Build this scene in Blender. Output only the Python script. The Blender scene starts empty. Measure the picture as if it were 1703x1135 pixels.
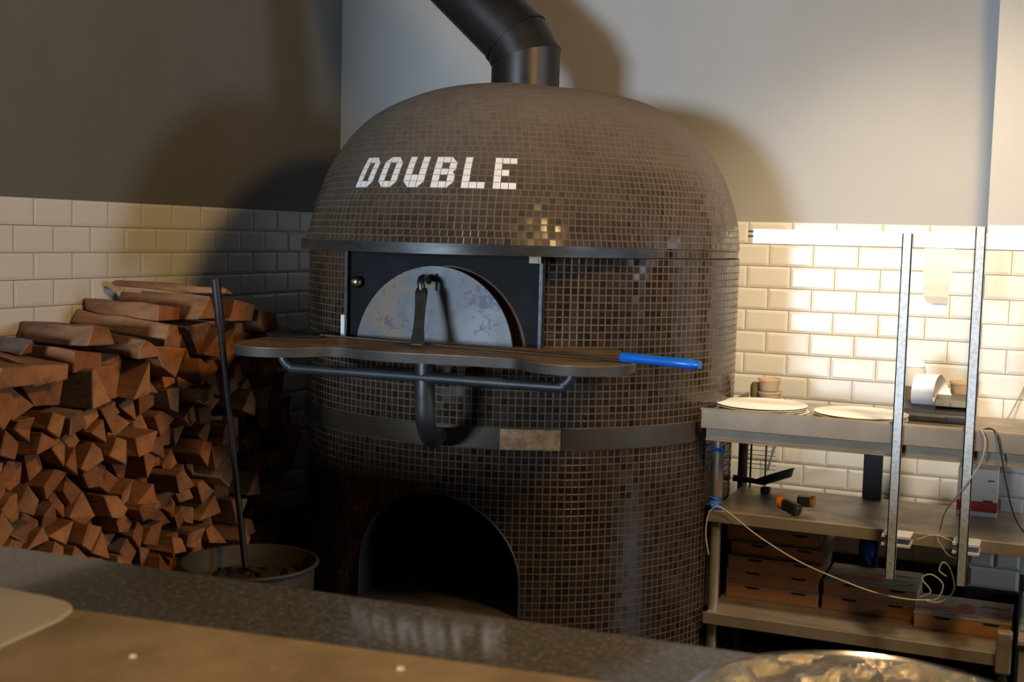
import bpy, math, random
from mathutils import Vector, Matrix
R = random.Random(7)
C = bpy.context.scene.collection
PI = math.pi

# ------------------------------------------------------------------ materials
def nt(name):
    m = bpy.data.materials.new(name); m.use_nodes = True
    n = m.node_tree.nodes; l = m.node_tree.links
    return m, n, l, n['Principled BSDF']
def ramp(n, l, fac, stops):
    r = n.new('ShaderNodeValToRGB')
    while len(r.color_ramp.elements) < len(stops): r.color_ramp.elements.new(.5)
    for e, (p, c) in zip(r.color_ramp.elements, stops):
        e.position = p; e.color = (*c, 1) if len(c) == 3 else c
    l.new(fac, r.inputs['Fac']); return r.outputs['Color']
def mth(n, l, op, a, b=None, c=None):
    q = n.new('ShaderNodeMath'); q.operation = op
    for i, v in enumerate((a, b, c)):
        if v is None: continue
        if isinstance(v, (int, float)): q.inputs[i].default_value = v
        else: l.new(v, q.inputs[i])
    return q.outputs[0]
def mixc(n, l, fac, a, b):
    q = n.new('ShaderNodeMix'); q.data_type = 'RGBA'
    for s, v in ((q.inputs[0], fac), (q.inputs[6], a), (q.inputs[7], b)):
        if isinstance(v, (int, float)): s.default_value = v
        elif isinstance(v, tuple): s.default_value = (*v, 1)
        else: l.new(v, s)
    return q.outputs[2]
def noise(n, l, scale, detail=4, rough=.55, vec=None, stretch=None):
    if vec is None:
        tc = n.new('ShaderNodeTexCoord'); vec = tc.outputs['Object']
    if stretch:
        mp = n.new('ShaderNodeMapping'); mp.inputs['Scale'].default_value = stretch
        l.new(vec, mp.inputs['Vector']); vec = mp.outputs['Vector']
    q = n.new('ShaderNodeTexNoise'); q.inputs['Scale'].default_value = scale
    q.inputs['Detail'].default_value = detail; q.inputs['Roughness'].default_value = rough
    l.new(vec, q.inputs['Vector']); return q.outputs['Fac']
def bump(n, l, h, strength, dist, p):
    b = n.new('ShaderNodeBump'); b.inputs['Strength'].default_value = strength
    b.inputs['Distance'].default_value = dist
    l.new(h, b.inputs['Height']); l.new(b.outputs[0], p.inputs['Normal'])
def simple(name, c1, c2=None, rough=.5, metal=0, scale=8, lo=.35, hi=.65, bmp=0, stretch=None, r2=None, coat=0, dist=.002):
    m, n, l, p = nt(name)
    p.inputs['Roughness'].default_value = rough; p.inputs['Metallic'].default_value = metal
    p.inputs['Coat Weight'].default_value = coat
    c2 = c2 or tuple(x * .85 for x in c1)
    f = noise(n, l, scale, stretch=stretch)
    l.new(ramp(n, l, f, [(lo, c1), (hi, c2)]), p.inputs['Base Color'])
    if r2 is not None:
        q = n.new('ShaderNodeMapRange'); l.new(f, q.inputs[0]); q.inputs[1].default_value = lo; q.inputs[2].default_value = hi
        q.inputs[3].default_value = rough; q.inputs[4].default_value = r2; l.new(q.outputs[0], p.inputs['Roughness'])
    if bmp: bump(n, l, noise(n, l, scale * 4, stretch=stretch), bmp, dist, p)
    return m

def mosaic(name, dusty):
    """square glazed mosaic laid out by the UV map: one unit is one tile"""
    m, n, l, p = nt(name)
    uv = n.new('ShaderNodeUVMap').outputs[0]
    s = n.new('ShaderNodeSeparateXYZ'); l.new(uv, s.inputs[0])
    fu = mth(n, l, 'FRACT', s.outputs[0]); fv = mth(n, l, 'FRACT', s.outputs[1])
    au = mth(n, l, 'ABSOLUTE', mth(n, l, 'SUBTRACT', fu, .5)); av = mth(n, l, 'ABSOLUTE', mth(n, l, 'SUBTRACT', fv, .5))
    d = mth(n, l, 'MAXIMUM', au, av)
    mr = n.new('ShaderNodeMapRange'); l.new(d, mr.inputs[0])
    mr.inputs[1].default_value = .405; mr.inputs[2].default_value = .44
    grout = mr.outputs[0]
    fl = n.new('ShaderNodeVectorMath'); fl.operation = 'FLOOR'; l.new(uv, fl.inputs[0])
    wn = n.new('ShaderNodeTexWhiteNoise'); wn.noise_dimensions = '2D'; l.new(fl.outputs[0], wn.inputs['Vector'])
    tile = ramp(n, l, wn.outputs['Value'], [(0, (.014, .0085, .0055)), (1, (.036, .023, .015))])
    g = ramp(n, l, noise(n, l, 3.5), [(.35, (.06, .043, .029)), (.65, (.10, .074, .05))])
    col = mixc(n, l, grout, tile, g)
    rough = mth(n, l, 'ADD', mth(n, l, 'MULTIPLY', wn.outputs['Value'], .09), .11 if dusty else .07)
    rough = mth(n, l, 'MAXIMUM', rough, mth(n, l, 'MULTIPLY', grout, .75))
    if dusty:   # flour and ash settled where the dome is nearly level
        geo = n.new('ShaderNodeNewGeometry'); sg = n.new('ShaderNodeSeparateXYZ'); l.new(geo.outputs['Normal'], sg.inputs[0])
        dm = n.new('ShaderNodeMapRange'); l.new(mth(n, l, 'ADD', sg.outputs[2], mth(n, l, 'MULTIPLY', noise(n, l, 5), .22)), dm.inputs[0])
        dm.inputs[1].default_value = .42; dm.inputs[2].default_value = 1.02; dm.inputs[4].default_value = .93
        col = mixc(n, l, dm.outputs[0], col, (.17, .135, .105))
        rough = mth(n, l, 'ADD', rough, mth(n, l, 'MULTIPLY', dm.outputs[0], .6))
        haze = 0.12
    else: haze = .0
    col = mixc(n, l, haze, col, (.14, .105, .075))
    l.new(col, p.inputs['Base Color']); l.new(rough, p.inputs['Roughness']); p.inputs['Specular IOR Level'].default_value = .5 if dusty else .33
    # every tile sits at its own small angle
    vm = n.new('ShaderNodeVectorMath'); vm.operation = 'SUBTRACT'; l.new(wn.outputs['Color'], vm.inputs[0]); vm.inputs[1].default_value = (.5, .5, .5)
    vs = n.new('ShaderNodeVectorMath'); vs.operation = 'SCALE'; l.new(vm.outputs[0], vs.inputs[0]); vs.inputs['Scale'].default_value = .13 if dusty else .04
    h = mth(n, l, 'SUBTRACT', 1, grout)
    b = n.new('ShaderNodeBump'); b.inputs['Strength'].default_value = .5; b.inputs['Distance'].default_value = .0012; l.new(h, b.inputs['Height'])
    va = n.new('ShaderNodeVectorMath'); l.new(b.outputs[0], va.inputs[0]); l.new(vs.outputs[0], va.inputs[1])
    vn = n.new('ShaderNodeVectorMath'); vn.operation = 'NORMALIZE'; l.new(va.outputs[0], vn.inputs[0])
    l.new(vn.outputs[0], p.inputs['Normal'])
    return m

def logmat(name, stops, stretch=(1, 1, 1), scale=9, rough=.8, grain=60):
    m, n, l, p = nt(name)
    oi = n.new('ShaderNodeObjectInfo')
    base = ramp(n, l, oi.outputs['Random'], stops)
    f = noise(n, l, scale, 6, .65, stretch=stretch)
    dark = ramp(n, l, f, [(.3, (.42, .38, .34)), (.6, (1, 1, 1))])
    mx = n.new('ShaderNodeMix'); mx.data_type = 'RGBA'; mx.blend_type = 'MULTIPLY'; mx.inputs[0].default_value = 1
    l.new(base, mx.inputs[6]); l.new(dark, mx.inputs[7]); l.new(mx.outputs[2], p.inputs['Base Color'])
    p.inputs['Roughness'].default_value = rough
    bump(n, l, noise(n, l, grain, 5, stretch=stretch), .6, .004, p)
    return m

M = dict(
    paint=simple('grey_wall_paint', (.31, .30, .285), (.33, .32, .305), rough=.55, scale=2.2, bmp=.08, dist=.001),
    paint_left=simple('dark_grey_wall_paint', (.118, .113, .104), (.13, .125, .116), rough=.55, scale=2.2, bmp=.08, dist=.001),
    subway=simple('white_glazed_tile', (.66, .635, .585), (.72, .695, .65), rough=.24, scale=1.3),
    grout=simple('tile_grout', (.17, .14, .11), (.22, .19, .155), rough=.9, scale=30),
    black_base=simple('black_wall_base', (.012, .011, .010), (.02, .018, .016), rough=.6),
    floor=simple('dark_floor_tile', (.05, .036, .026), (.075, .055, .04), rough=.45, scale=5),
    ceil=simple('ceiling_paint', (.09, .088, .084), rough=.9, scale=3),
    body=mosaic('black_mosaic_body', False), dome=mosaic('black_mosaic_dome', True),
    letter=simple('white_mosaic_tile', (.80, .79, .77), (.72, .71, .69), rough=.3, scale=60),
    brim=simple('dark_grey_steel', (.05, .052, .055), (.028, .029, .031), rough=.42, metal=.7, scale=10, stretch=(1, 1, 5)),
    band=simple('brown_black_steel_band', (.034, .024, .016), (.05, .037, .026), rough=.48, metal=.35, scale=6),
    facade=simple('smoke_stained_black_steel', (.004, .0045, .006), (.016, .019, .026), rough=.6, metal=0, scale=7, lo=.48, hi=.8, r2=.7),
    rust=simple('rusty_hearth_lining', (.21, .125, .085), (.12, .062, .038), rough=.8, scale=9, bmp=.3),
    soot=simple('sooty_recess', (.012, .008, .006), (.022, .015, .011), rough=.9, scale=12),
    ash=simple('ashy_recess_floor', (.05, .032, .024), (.085, .06, .048), rough=.9, scale=9, bmp=.3),
    doorsteel=None,
    grip=simple('dark_handle_steel', (.06, .055, .052), (.085, .078, .07), rough=.38, metal=.8, scale=20),
    brass=simple('worn_brass', (.55, .47, .34), (.38, .30, .2), rough=.3, metal=1, scale=30),
    pipe=simple('black_flue_steel', (.022, .019, .018), (.038, .033, .031), rough=.36, metal=.55, scale=5, r2=.5),
    iron=simple('black_iron', (.012, .012, .012), (.022, .021, .021), rough=.5, metal=.5, scale=14),
    rail=simple('blue_grey_iron_tube', (.038, .041, .047), (.06, .064, .07), rough=.45, metal=.6, scale=16),
    shelf=simple('crusted_landing_plate', (.05, .038, .027), (.21, .125, .058), rough=.6, metal=.1, scale=11, bmp=.5, r2=.4, stretch=(.5, 1, 1)),
    shelfedge=simple('dark_plate_edge', (.026, .021, .016), (.045, .036, .027), rough=.6, metal=0, scale=14),
    nameplate=simple('tarnished_brass_plate', (.40, .235, .115), (.22, .115, .05), rough=.5, metal=.3, scale=35, stretch=(1, 1, 2)),
    galv=simple('galvanised_steel', (.37, .305, .225), (.27, .22, .155), rough=.4, metal=.6, scale=9, bmp=.15, r2=.5),
    galvdark=simple('worn_galvanised_sheet', (.22, .172, .122), (.155, .12, .085), rough=.5, metal=.45, scale=7, bmp=.15),
    apron=simple('tan_stained_steel_lip', (.25, .205, .14), (.19, .155, .105), rough=.55, metal=.2, scale=8),
    alu=simple('pale_aluminium', (.62, .62, .61), (.5, .5, .5), rough=.38, metal=.35, scale=12),
    upright=simple('grimy_steel_channel', (.42, .44, .46), (.33, .32, .29), rough=.45, metal=.5, scale=90, lo=.40, hi=.66),
    tape=simple('blue_tape', (.02, .075, .30), (.03, .11, .42), rough=.45, scale=60, bmp=.6),
    blue=simple('blue_plastic', (.004, .13, .62), (.006, .11, .54), rough=.35, scale=20),
    plate=simple('white_disc', (.82, .79, .72), (.86, .83, .77), rough=.55, scale=12),
    kraft=simple('kraft_cardboard', (.28, .135, .062), (.33, .165, .08), rough=.85, scale=14, bmp=.1),
    krafttop=simple('greyed_cardboard_lid', (.22, .19, .135), (.26, .22, .16), rough=.85, scale=14),
    redprint=simple('faded_red_print', (.34, .06, .035), (.27, .07, .045), rough=.85, scale=90),
    darkprint=simple('faded_dark_print', (.055, .05, .038), rough=.85, scale=60),
    slot=simple('dark_slot', (.02, .010, .006), rough=.9),
    blackplastic=simple('black_plastic', (.014, .013, .012), (.022, .02, .018), rough=.4, scale=20),
    greyplastic=simple('dark_grey_plastic', (.06, .055, .045), (.08, .074, .06), rough=.4, scale=20),
    paper=simple('white_paper', (.78, .78, .80), (.72, .72, .74), rough=.8, scale=10),
    ticket=simple('cream_ticket', (.74, .66, .55), (.70, .60, .50), rough=.8, scale=26, stretch=(.3, 1, 2)),
    orange=simple('orange_plastic', (.75, .25, .02), (.68, .22, .02), rough=.4),
    cardwhite=simple('white_carton', (.52, .46, .38), (.58, .52, .44), rough=.7, scale=10),
    cardred=simple('red_carton_print', (.36, .012, .012), (.30, .01, .01), rough=.6, scale=10),
    tub=None,
    sauce=simple('tan_contents', (.36, .22, .09), (.26, .15, .06), rough=.6, scale=30),
    olive=simple('olive_brown_contents', (.11, .075, .02), rough=.6),
    cord=simple('grey_cord', (.27, .22, .165), (.32, .265, .2), rough=.6),
    blackcord=simple('black_cord', (.02, .017, .013), rough=.5),
    granite=None, board=None,
    cream=simple('cream_board', (.42, .33, .22), (.46, .365, .25), rough=.55, scale=5),
    steel=simple('bright_steel', (.66, .62, .55), (.60, .56, .5), rough=.18, metal=1, scale=10),
    dough=simple('pale_dough', (.68, .57, .38), (.60, .49, .31), rough=.6, scale=9),
    wrap=None,
    cabinet=simple('beige_cabinet_side', (.22, .17, .12), (.25, .2, .145), rough=.6),
    teal=simple('pale_teal_top', (.13, .19, .17), (.10, .15, .13), rough=.4),
    zinc=simple('dull_zinc', (.075, .058, .044), (.045, .035, .026), rough=.55, metal=.4, scale=6, r2=.7),
    logend=logmat('fresh_cut_log_end', [(0, (.22, .070, .020)), (.35, (.34, .120, .034)), (.7, (.40, .165, .055)), (1, (.15, .055, .022))], scale=16, grain=45),
    logside=logmat('split_log_side', [(0, (.25, .095, .035)), (.5, (.36, .165, .065)), (.9, (.22, .09, .04)), (1, (.55, .40, .24))], stretch=(.12, 1, 1), scale=26, grain=80),
    bark=logmat('log_bark', [(0, (.085, .05, .036)), (.6, (.13, .085, .065)), (1, (.19, .15, .12))], stretch=(.4, 1, 1), scale=22, rough=.95, grain=40),
)
def mk_door():
    m, n, l, p = nt('heat_stained_steel')
    f = noise(n, l, 5, 3); g = noise(n, l, 55, 5, .7)
    c = ramp(n, l, f, [(.35, (.12, .13, .142)), (.5, (.08, .088, .098)), (.68, (.15, .10, .065))])
    sp = ramp(n, l, mth(n, l, 'ADD', g, mth(n, l, 'MULTIPLY', mth(n, l, 'SUBTRACT', noise(n, l, 9, 2), .5), .5)), [(.56, (0, 0, 0)), (.63, (1, 1, 1))])
    l.new(mixc(n, l, mth(n, l, 'MULTIPLY', sp, .75), c, (.035, .045, .075)), p.inputs['Base Color'])
    p.inputs['Metallic'].default_value = .55; p.inputs['Roughness'].default_value = .46
    return m
M['facade'].node_tree.nodes['Principled BSDF'].inputs['Specular IOR Level'].default_value = .12
M['doorsteel'] = mk_door()
def mk_granite():
    m, n, l, p = nt('dark_speckled_granite')
    g = noise(n, l, 110, 6, .75); f = noise(n, l, 260, 2)
    c = ramp(n, l, g, [(.38, (.026, .024, .021)), (.54, (.07, .062, .05)), (.68, (.21, .175, .125))])
    l.new(c, p.inputs['Base Color']); p.inputs['Roughness'].default_value = .075
    return m
M['granite'] = mk_granite()
def mk_board():
    m, n, l, p = nt('oiled_brown_worktop')
    f = noise(n, l, 7, 5, .6); g = noise(n, l, 40, 4)
    c = ramp(n, l, f, [(.3, (.17, .11, .05)), (.5, (.27, .18, .085)), (.7, (.34, .24, .12))])
    sp = ramp(n, l, g, [(.70, (0, 0, 0)), (.76, (1, 1, 1))])
    l.new(mixc(n, l, mth(n, l, 'MULTIPLY', sp, .5), c, (.5, .4, .27)), p.inputs['Base Color'])
    p.inputs['Roughness'].default_value = .5; bump(n, l, f, .1, .003, p); return m
M['board'] = mk_board()
def mk_clear(name, col, tr, rough):
    m, n, l, p = nt(name)
    t = n.new('ShaderNodeBsdfTransparent'); t.inputs[0].default_value = (*col, 1)
    mx = n.new('ShaderNodeMixShader'); mx.inputs[0].default_value = 1 - tr
    p.inputs['Base Color'].default_value = (*col, 1); p.inputs['Roughness'].default_value = rough
    l.new(t.outputs[0], mx.inputs[1]); l.new(p.outputs[0], mx.inputs[2]); l.new(mx.outputs[0], n['Material Output'].inputs[0])
    return m, n, l, p
M['tub'] = mk_clear('cloudy_clear_plastic', (.8, .66, .46), .68, .25)[0]
wm, wn_, wl_, wp_ = mk_clear('plastic_wrap', (.75, .68, .55), .62, .07)
wp_.inputs['Metallic'].default_value = .6
bump(wn_, wl_, noise(wn_, wl_, 26, 5, .6), .9, .012, wp_); M['wrap'] = wm

# ------------------------------------------------------------------ mesh helpers
class MB:
    def __init__(s): s.v = []; s.f = []; s.m = []; s.uv = []
    def face(s, pts, mi=0, uv=None):
        b = len(s.v); s.v += [Vector(p) for p in pts]; s.f.append(tuple(range(b, b + len(pts)))); s.m.append(mi); s.uv.append(uv)
    def add(s, vs, fs, mi=0):
        b = len(s.v); s.v += [Vector(p) for p in vs]
        for k, f in enumerate(fs):
            s.f.append(tuple(b + i for i in f)); s.m.append(mi[k] if isinstance(mi, list) else mi); s.uv.append(None)
        return s
    def box(s, x0, x1, y0, y1, z0, z1, mi=0):
        vs = [(x, y, z) for x in (x0, x1) for y in (y0, y1) for z in (z0, z1)]
        return s.add(vs, [(0, 1, 3, 2), (4, 6, 7, 5), (0, 4, 5, 1), (2, 3, 7, 6), (0, 2, 6, 4), (1, 5, 7, 3)], mi)
    def obox(s, c, size, rot=None, mi=0):
        rot = rot or Matrix.Identity(3); c = Vector(c); a, b, d = (q / 2 for q in size)
        vs = [c + rot @ Vector((x, y, z)) for x in (-a, a) for y in (-b, b) for z in (-d, d)]
        return s.add(vs, [(0, 1, 3, 2), (4, 6, 7, 5), (0, 4, 5, 1), (2, 3, 7, 6), (0, 2, 6, 4), (1, 5, 7, 3)], mi)
    def tube(s, pts, r, seg=12, mi=0, caps=True):
        pts = [Vector(p) for p in pts]; rs = r if isinstance(r, list) else [r] * len(pts)
        t = (pts[1] - pts[0]).normalized(); up = Vector((0, 0, 1)) if abs(t.z) < .9 else Vector((0, 1, 0))
        a = t.cross(up).normalized(); rings = []
        for i, p in enumerate(pts):
            t = ((pts[min(i + 1, len(pts) - 1)] - pts[i]).normalized() + (pts[i] - pts[max(i - 1, 0)]).normalized())
            t = t.normalized() if t.length > 1e-6 else Vector((0, 0, 1))
            a = (a - t * a.dot(t)).normalized(); b = t.cross(a)
            rings.append([p + (a * math.cos(2 * PI * k / seg) + b * math.sin(2 * PI * k / seg)) * rs[i] for k in range(seg)])
        vs = [q for rr in rings for q in rr]; fs = []
        for i in range(len(pts) - 1):
            for k in range(seg):
                k2 = (k + 1) % seg; fs.append((i * seg + k, i * seg + k2, (i + 1) * seg + k2, (i + 1) * seg + k))
        if caps: fs.append(tuple(range(seg))[::-1]); fs.append(tuple((len(pts) - 1) * seg + k for k in range(seg)))
        return s.add(vs, fs, mi)
    def lathe(s, prof, c, seg=32, mi=0, axis=None):
        c = Vector(c); rot = axis or Matrix.Identity(3); vs = []; fs = []
        for (r, z) in prof:
            for k in range(seg):
                a = 2 * PI * k / seg; vs.append(c + rot @ Vector((r * math.cos(a), r * math.sin(a), z)))
        for i in range(len(prof) - 1):
            for k in range(seg):
                k2 = (k + 1) % seg; fs.append((i * seg + k, i * seg + k2, (i + 1) * seg + k2, (i + 1) * seg + k))
        return s.add(vs, fs, mi)
    def prism(s, poly, h0, h1, mi=0, axis='z'):
        def P(a, b, h): return {'z': (a, b, h), 'y': (a, h, b), 'x': (h, a, b)}[axis]
        n = len(poly); vs = [P(a, b, h0) for a, b in poly] + [P(a, b, h1) for a, b in poly]
        return s.add(vs, [tuple(range(n))[::-1], tuple(range(n, 2 * n))] + [(i, (i + 1) % n, n + (i + 1) % n, n + i) for i in range(n)], mi)

ORG = {}
def norm_recalc(me):
    import bmesh
    b = bmesh.new(); b.from_mesh(me); bmesh.ops.recalc_face_normals(b, faces=b.faces); b.to_mesh(me); b.free()
def build(name, mb, mats, parent=None, smooth=False, bevel=0, recalc=True, seg=2, weld=False):
    mats = mats if isinstance(mats, (list, tuple)) else [mats]
    xs = [v.x for v in mb.v]; ys = [v.y for v in mb.v]; zs = [v.z for v in mb.v]
    if parent is None: org = Vector(((min(xs) + max(xs)) / 2, (min(ys) + max(ys)) / 2, min(zs)))
    else: org = ORG[parent.name]
    me = bpy.data.meshes.new(name); me.from_pydata([v - org for v in mb.v], [], mb.f)
    for m in mats: me.materials.append(M[m])
    for p, mi in zip(me.polygons, mb.m): p.material_index = mi; p.use_smooth = smooth
    if any(mb.uv):
        ul = me.uv_layers.new(name='UVMap')
        for p, uv in zip(me.polygons, mb.uv):
            if uv:
                for li, q in zip(p.loop_indices, uv): ul.data[li].uv = q
    if weld:
        import bmesh
        b = bmesh.new(); b.from_mesh(me); bmesh.ops.remove_doubles(b, verts=b.verts, dist=1e-5); b.to_mesh(me); b.free()
    if recalc: norm_recalc(me)
    o = bpy.data.objects.new(name, me); C.objects.link(o)
    if parent is None: o.location = org
    else: o.parent = parent
    ORG[o.name] = org
    if bevel:
        bm = o.modifiers.new('bevel', 'BEVEL'); bm.width = bevel; bm.segments = seg; bm.limit_method = 'ANGLE'; bm.angle_limit = math.radians(40)
    if smooth:
        try: me.set_sharp_from_angle(angle=math.radians(38))
        except Exception: pass
    return o
def thing(name, loc, label, cat, group=None):
    o = bpy.data.objects.new(name, None); C.objects.link(o); o.location = loc; o.empty_display_size = .05
    ORG[o.name] = Vector(loc); o['label'] = label; o['category'] = cat
    if group: o['group'] = group
    return o
def tag(o, label, cat, group=None):
    o['label'] = label; o['category'] = cat
    if group: o['group'] = group
    return o
def struct(o, label=None):
    o['kind'] = 'structure'
    if label and o.parent is None: o['label'] = label
    return o
def spline(pts, n=10):
    P = [Vector(p) for p in pts]; P = [P[0] * 2 - P[1]] + P + [P[-1] * 2 - P[-2]]; out = []
    for i in range(1, len(P) - 2):
        for k in range(n):
            t = k / n; a, b, c, d = P[i - 1:i + 3]
            out.append(.5 * ((2 * b) + (-a + c) * t + (2 * a - 5 * b + 4 * c - d) * t * t + (-a + 3 * b - 3 * c + d) * t ** 3))
    out.append(P[-2]); return out
def lerp(tab, x):
    if x <= tab[0][0]: return tab[0][1]
    for (a, b), (c, d) in zip(tab, tab[1:]):
        if x <= c: return b + (d - b) * (x - a) / (c - a)
    return tab[-1][1]

# ------------------------------------------------------------------ the room
H = 3.5; ZT = 1.535; TP = .078; TL = .15407
def wall_box(name, *a, m='paint'):
    b = MB(); b.box(*a); return struct(build(name, b, m))
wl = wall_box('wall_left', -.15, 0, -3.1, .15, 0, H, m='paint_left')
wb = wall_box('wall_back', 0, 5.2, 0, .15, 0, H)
wp = wall_box('wall_pilaster', 2.505, 2.66, -.24, 0, 0, H)
b = MB(); b.box(-.15, 5.2, -6.5, .15, -.05, 0); struct(build('floor', b, 'floor'))
b = MB(); b.box(-.15, 5.2, -6.5, .15, H, H + .05); struct(build('ceiling', b, 'ceil'))

def tiles(name, parent, P, u0, u1, off, z1=ZT, z0=.376, th=.006):
    """bevelled running-bond tiles; P(u, n, z) gives the point, even rows have a joint at off[0], odd rows at off[1]"""
    mb = MB(); k = 0; z = z1
    mb.face([P(u0, .0025, z0), P(u1, .0025, z0), P(u1, .0025, z1), P(u0, .0025, z1)], 1)
    while z > z0 + .01:
        zt = z - (.0 if k == 0 else .0012); zb = max(z - TP + .0012, z0)
        o = off[k % 2]; j = math.floor((u0 - o) / TL); 
        while o + j * TL < u1:
            a = max(o + j * TL + .0011, u0); c = min(o + (j + 1) * TL - .0011, u1); j += 1
            if c - a < .006: continue
            bw = .0095; ia = a + min(bw, (c - a) * .3); ic = c - min(bw, (c - a) * .3); it = zt - bw; ib = min(zb + bw, it - .001)
            t1, t2, t3, t4 = (R.uniform(-.0004, .0004) for _ in range(4)); e = .0035
            O = [P(a, .001, zb), P(c, .001, zb), P(c, .001, zt), P(a, .001, zt)]
            E_ = [P(a, e, zb), P(c, e, zb), P(c, e, zt), P(a, e, zt)]
            I = [P(ia, th + t1, ib), P(ic, th + t2, ib), P(ic, th + t3, it), P(ia, th + t1 + t3 - t2, it)]
            mb.add(O + E_ + I, [(8, 9, 10, 11)] + [(q, (q + 1) % 4, 4 + (q + 1) % 4, 4 + q) for q in range(4)] + [(4 + q, 4 + (q + 1) % 4, 8 + (q + 1) % 4, 8 + q) for q in range(4)], 0)
        z -= TP; k += 1
    o = build(name, mb, ['subway', 'grout'], parent, recalc=False); o['kind'] = 'structure'; return o
fl = lambda a: (a % TL)
tl = tiles('tile_panel', wl, lambda u, n, z: Vector((n, -u, z)), .008, 3.09, (1.6934, 1.6934 + TL / 2))
tiles('tile_panel', wb, lambda u, n, z: Vector((u, -n, z)), .008, 2.503, (1.7747 + TL / 2, 1.7747))
tiles('tile_panel', wb, lambda u, n, z: Vector((u, -n, z)), 2.662, 5.1, (1.7747 + TL / 2, 1.7747))
tiles('tile_panel', wp, lambda u, n, z: Vector((u, -.24 - n, z)), 2.505, 2.66, (2.506, 2.583))
for me in [o.data for o in bpy.data.objects if o.name.startswith('tile_panel')]: norm_recalc(me)
b = MB(); b.box(0.0, .016, -3.09, 0, 0, .374); struct(build('baseboard_left', b, 'black_base'))
b = MB(); b.box(0.016, 2.505, -.016, 0, 0, .374); b.box(2.66, 5.1, -.016, 0, 0, .374); struct(build('baseboard_back', b, 'black_base'))
b = MB(); b.box(2.503, 2.662, -.256, -.241, 0, .374); struct(build('baseboard_pilaster', b, 'black_base'))
b = MB(); b.lathe([(0, .012), (.006, .010), (.009, .004), (.007, 0), (0, 0)], (0, 0, 0), 12)
for v in b.v: v.x, v.y, v.z = 2.634 + v.x, -.241 - v.z, 1.632 + v.y
tag(build('wall_screw', b, 'soot', smooth=True), 'small dark screw head stuck in the grey pilaster above the tiles', 'screw')

# ------------------------------------------------------------------ the oven
OX, OY, OR = 1.047, -.529, .722
BACK = -.013
oven = thing('pizza_oven', (OX, OY, 0), 'big round wood-fired oven covered in black mosaic tile with DOUBLE spelled in white', 'pizza oven')
def oclamp(p): return Vector((p[0], min(p[1], BACK), p[2]))
def az(a, r, z): a = math.radians(a); return Vector((OX + r * math.sin(a), OY - r * math.cos(a), z))
ZB0, ZB1 = .855, .914                        # steel band round the body
TPW = .0213
# --- tiled body with its openings cut out
mb = MB(); NS = 192; rows = [i * TPW * 4 for i in range(int(1.406 / (TPW * 4)) + 1)] + [1.406]
for i in range(len(rows) - 1):
    z0, z1 = rows[i], rows[i + 1]
    for k in range(NS):
        a0, a1 = -180 + 360 * k / NS, -180 + 360 * (k + 1) / NS
        u = [math.radians(q) * OR / TPW + .3 for q in (a0, a1, a1, a0)]; v = [(q - .0) / TPW for q in (z0, z0, z1, z1)]
        mb.face([oclamp(az(q, OR, w)) for q, w in ((a0, z0), (a1, z0), (a1, z1), (a0, z1))], 0, list(zip(u, v)))
ring = [oclamp(az(-180 + 360 * k / NS, OR, 0)) for k in range(NS)]
mb.face(ring[::-1], 1); mb.face([Vector((p.x, p.y, 1.406)) for p in ring], 1)
body = build('tiled_body', mb, ['body', 'soot', 'ash', 'rust'], oven, smooth=True, weld=True)
def arch(cx, cz, r, zb, n=40, sx=1):
    a0 = math.asin(max(-1, min(1, (zb - cz) / r))) if zb > cz else 0
    pts = [(cx + r * sx * math.cos(t), cz + r * math.sin(t)) for t in [a0 + (PI - 2 * a0) * i / n for i in range(n + 1)]]
    if zb < cz: pts = [(cx + r * sx, zb)] + pts + [(cx - r * sx, zb)]
    return pts
FX0, FX1, FY, FZ0, FZ1 = .748, 1.379, -1.180, 1.137, 1.45
cut = MB()
cuts = []
c1 = MB(); c1.prism(arch(1.074, .452, .258, .36), -1.40, -1.10, 0, 'y'); cuts.append((c1, [1]))
c2 = MB(); back = [(.735, -1.12)] + [(1.074 + .355 * math.cos(t), -1.12 + .36 * math.sin(t)) for t in [PI - PI * i / 24 for i in range(25)]][1:-1] + [(1.41, -1.12)]
c2.prism(back, .36, .74); cuts.append((c2, [1]))
c3 = MB(); c3.box(FX0, FX1, -1.4, FY, FZ0, 1.5); cuts.append((c3, [1]))
c4 = MB(); c4.prism(arch(1.07, 1.108, .264, FZ0 + .002), -1.3, FY + .035, 0, 'y'); cuts.append((c4, [3]))
for cm, mi in cuts:
    me = bpy.data.meshes.new('c'); me.from_pydata(cm.v, [], cm.f); norm_recalc(me)
    for m_ in ('body', 'soot', 'ash', 'rust'): me.materials.append(M[m_])
    for p in me.polygons: p.material_index = mi[0]
    if mi == [1]:
        for p in me.polygons:
            if abs(p.normal.z) > .9 and p.center.z < .4: p.material_index = 2
    co = bpy.data.objects.new('c', me); C.objects.link(co)
    co.location = (0, 0, 0)
    md = body.modifiers.new('b', 'BOOLEAN'); md.operation = 'DIFFERENCE'; md.object = co; md.solver = 'EXACT'
    bpy.context.view_layer.update()
    dg = bpy.context.evaluated_depsgraph_get()
    nm = bpy.data.meshes.new_from_object(body.evaluated_get(dg)); body.modifiers.clear(); body.data = nm
    bpy.data.objects.remove(co)
try: body.data.set_sharp_from_angle(angle=math.radians(30))
except Exception: pass

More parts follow.
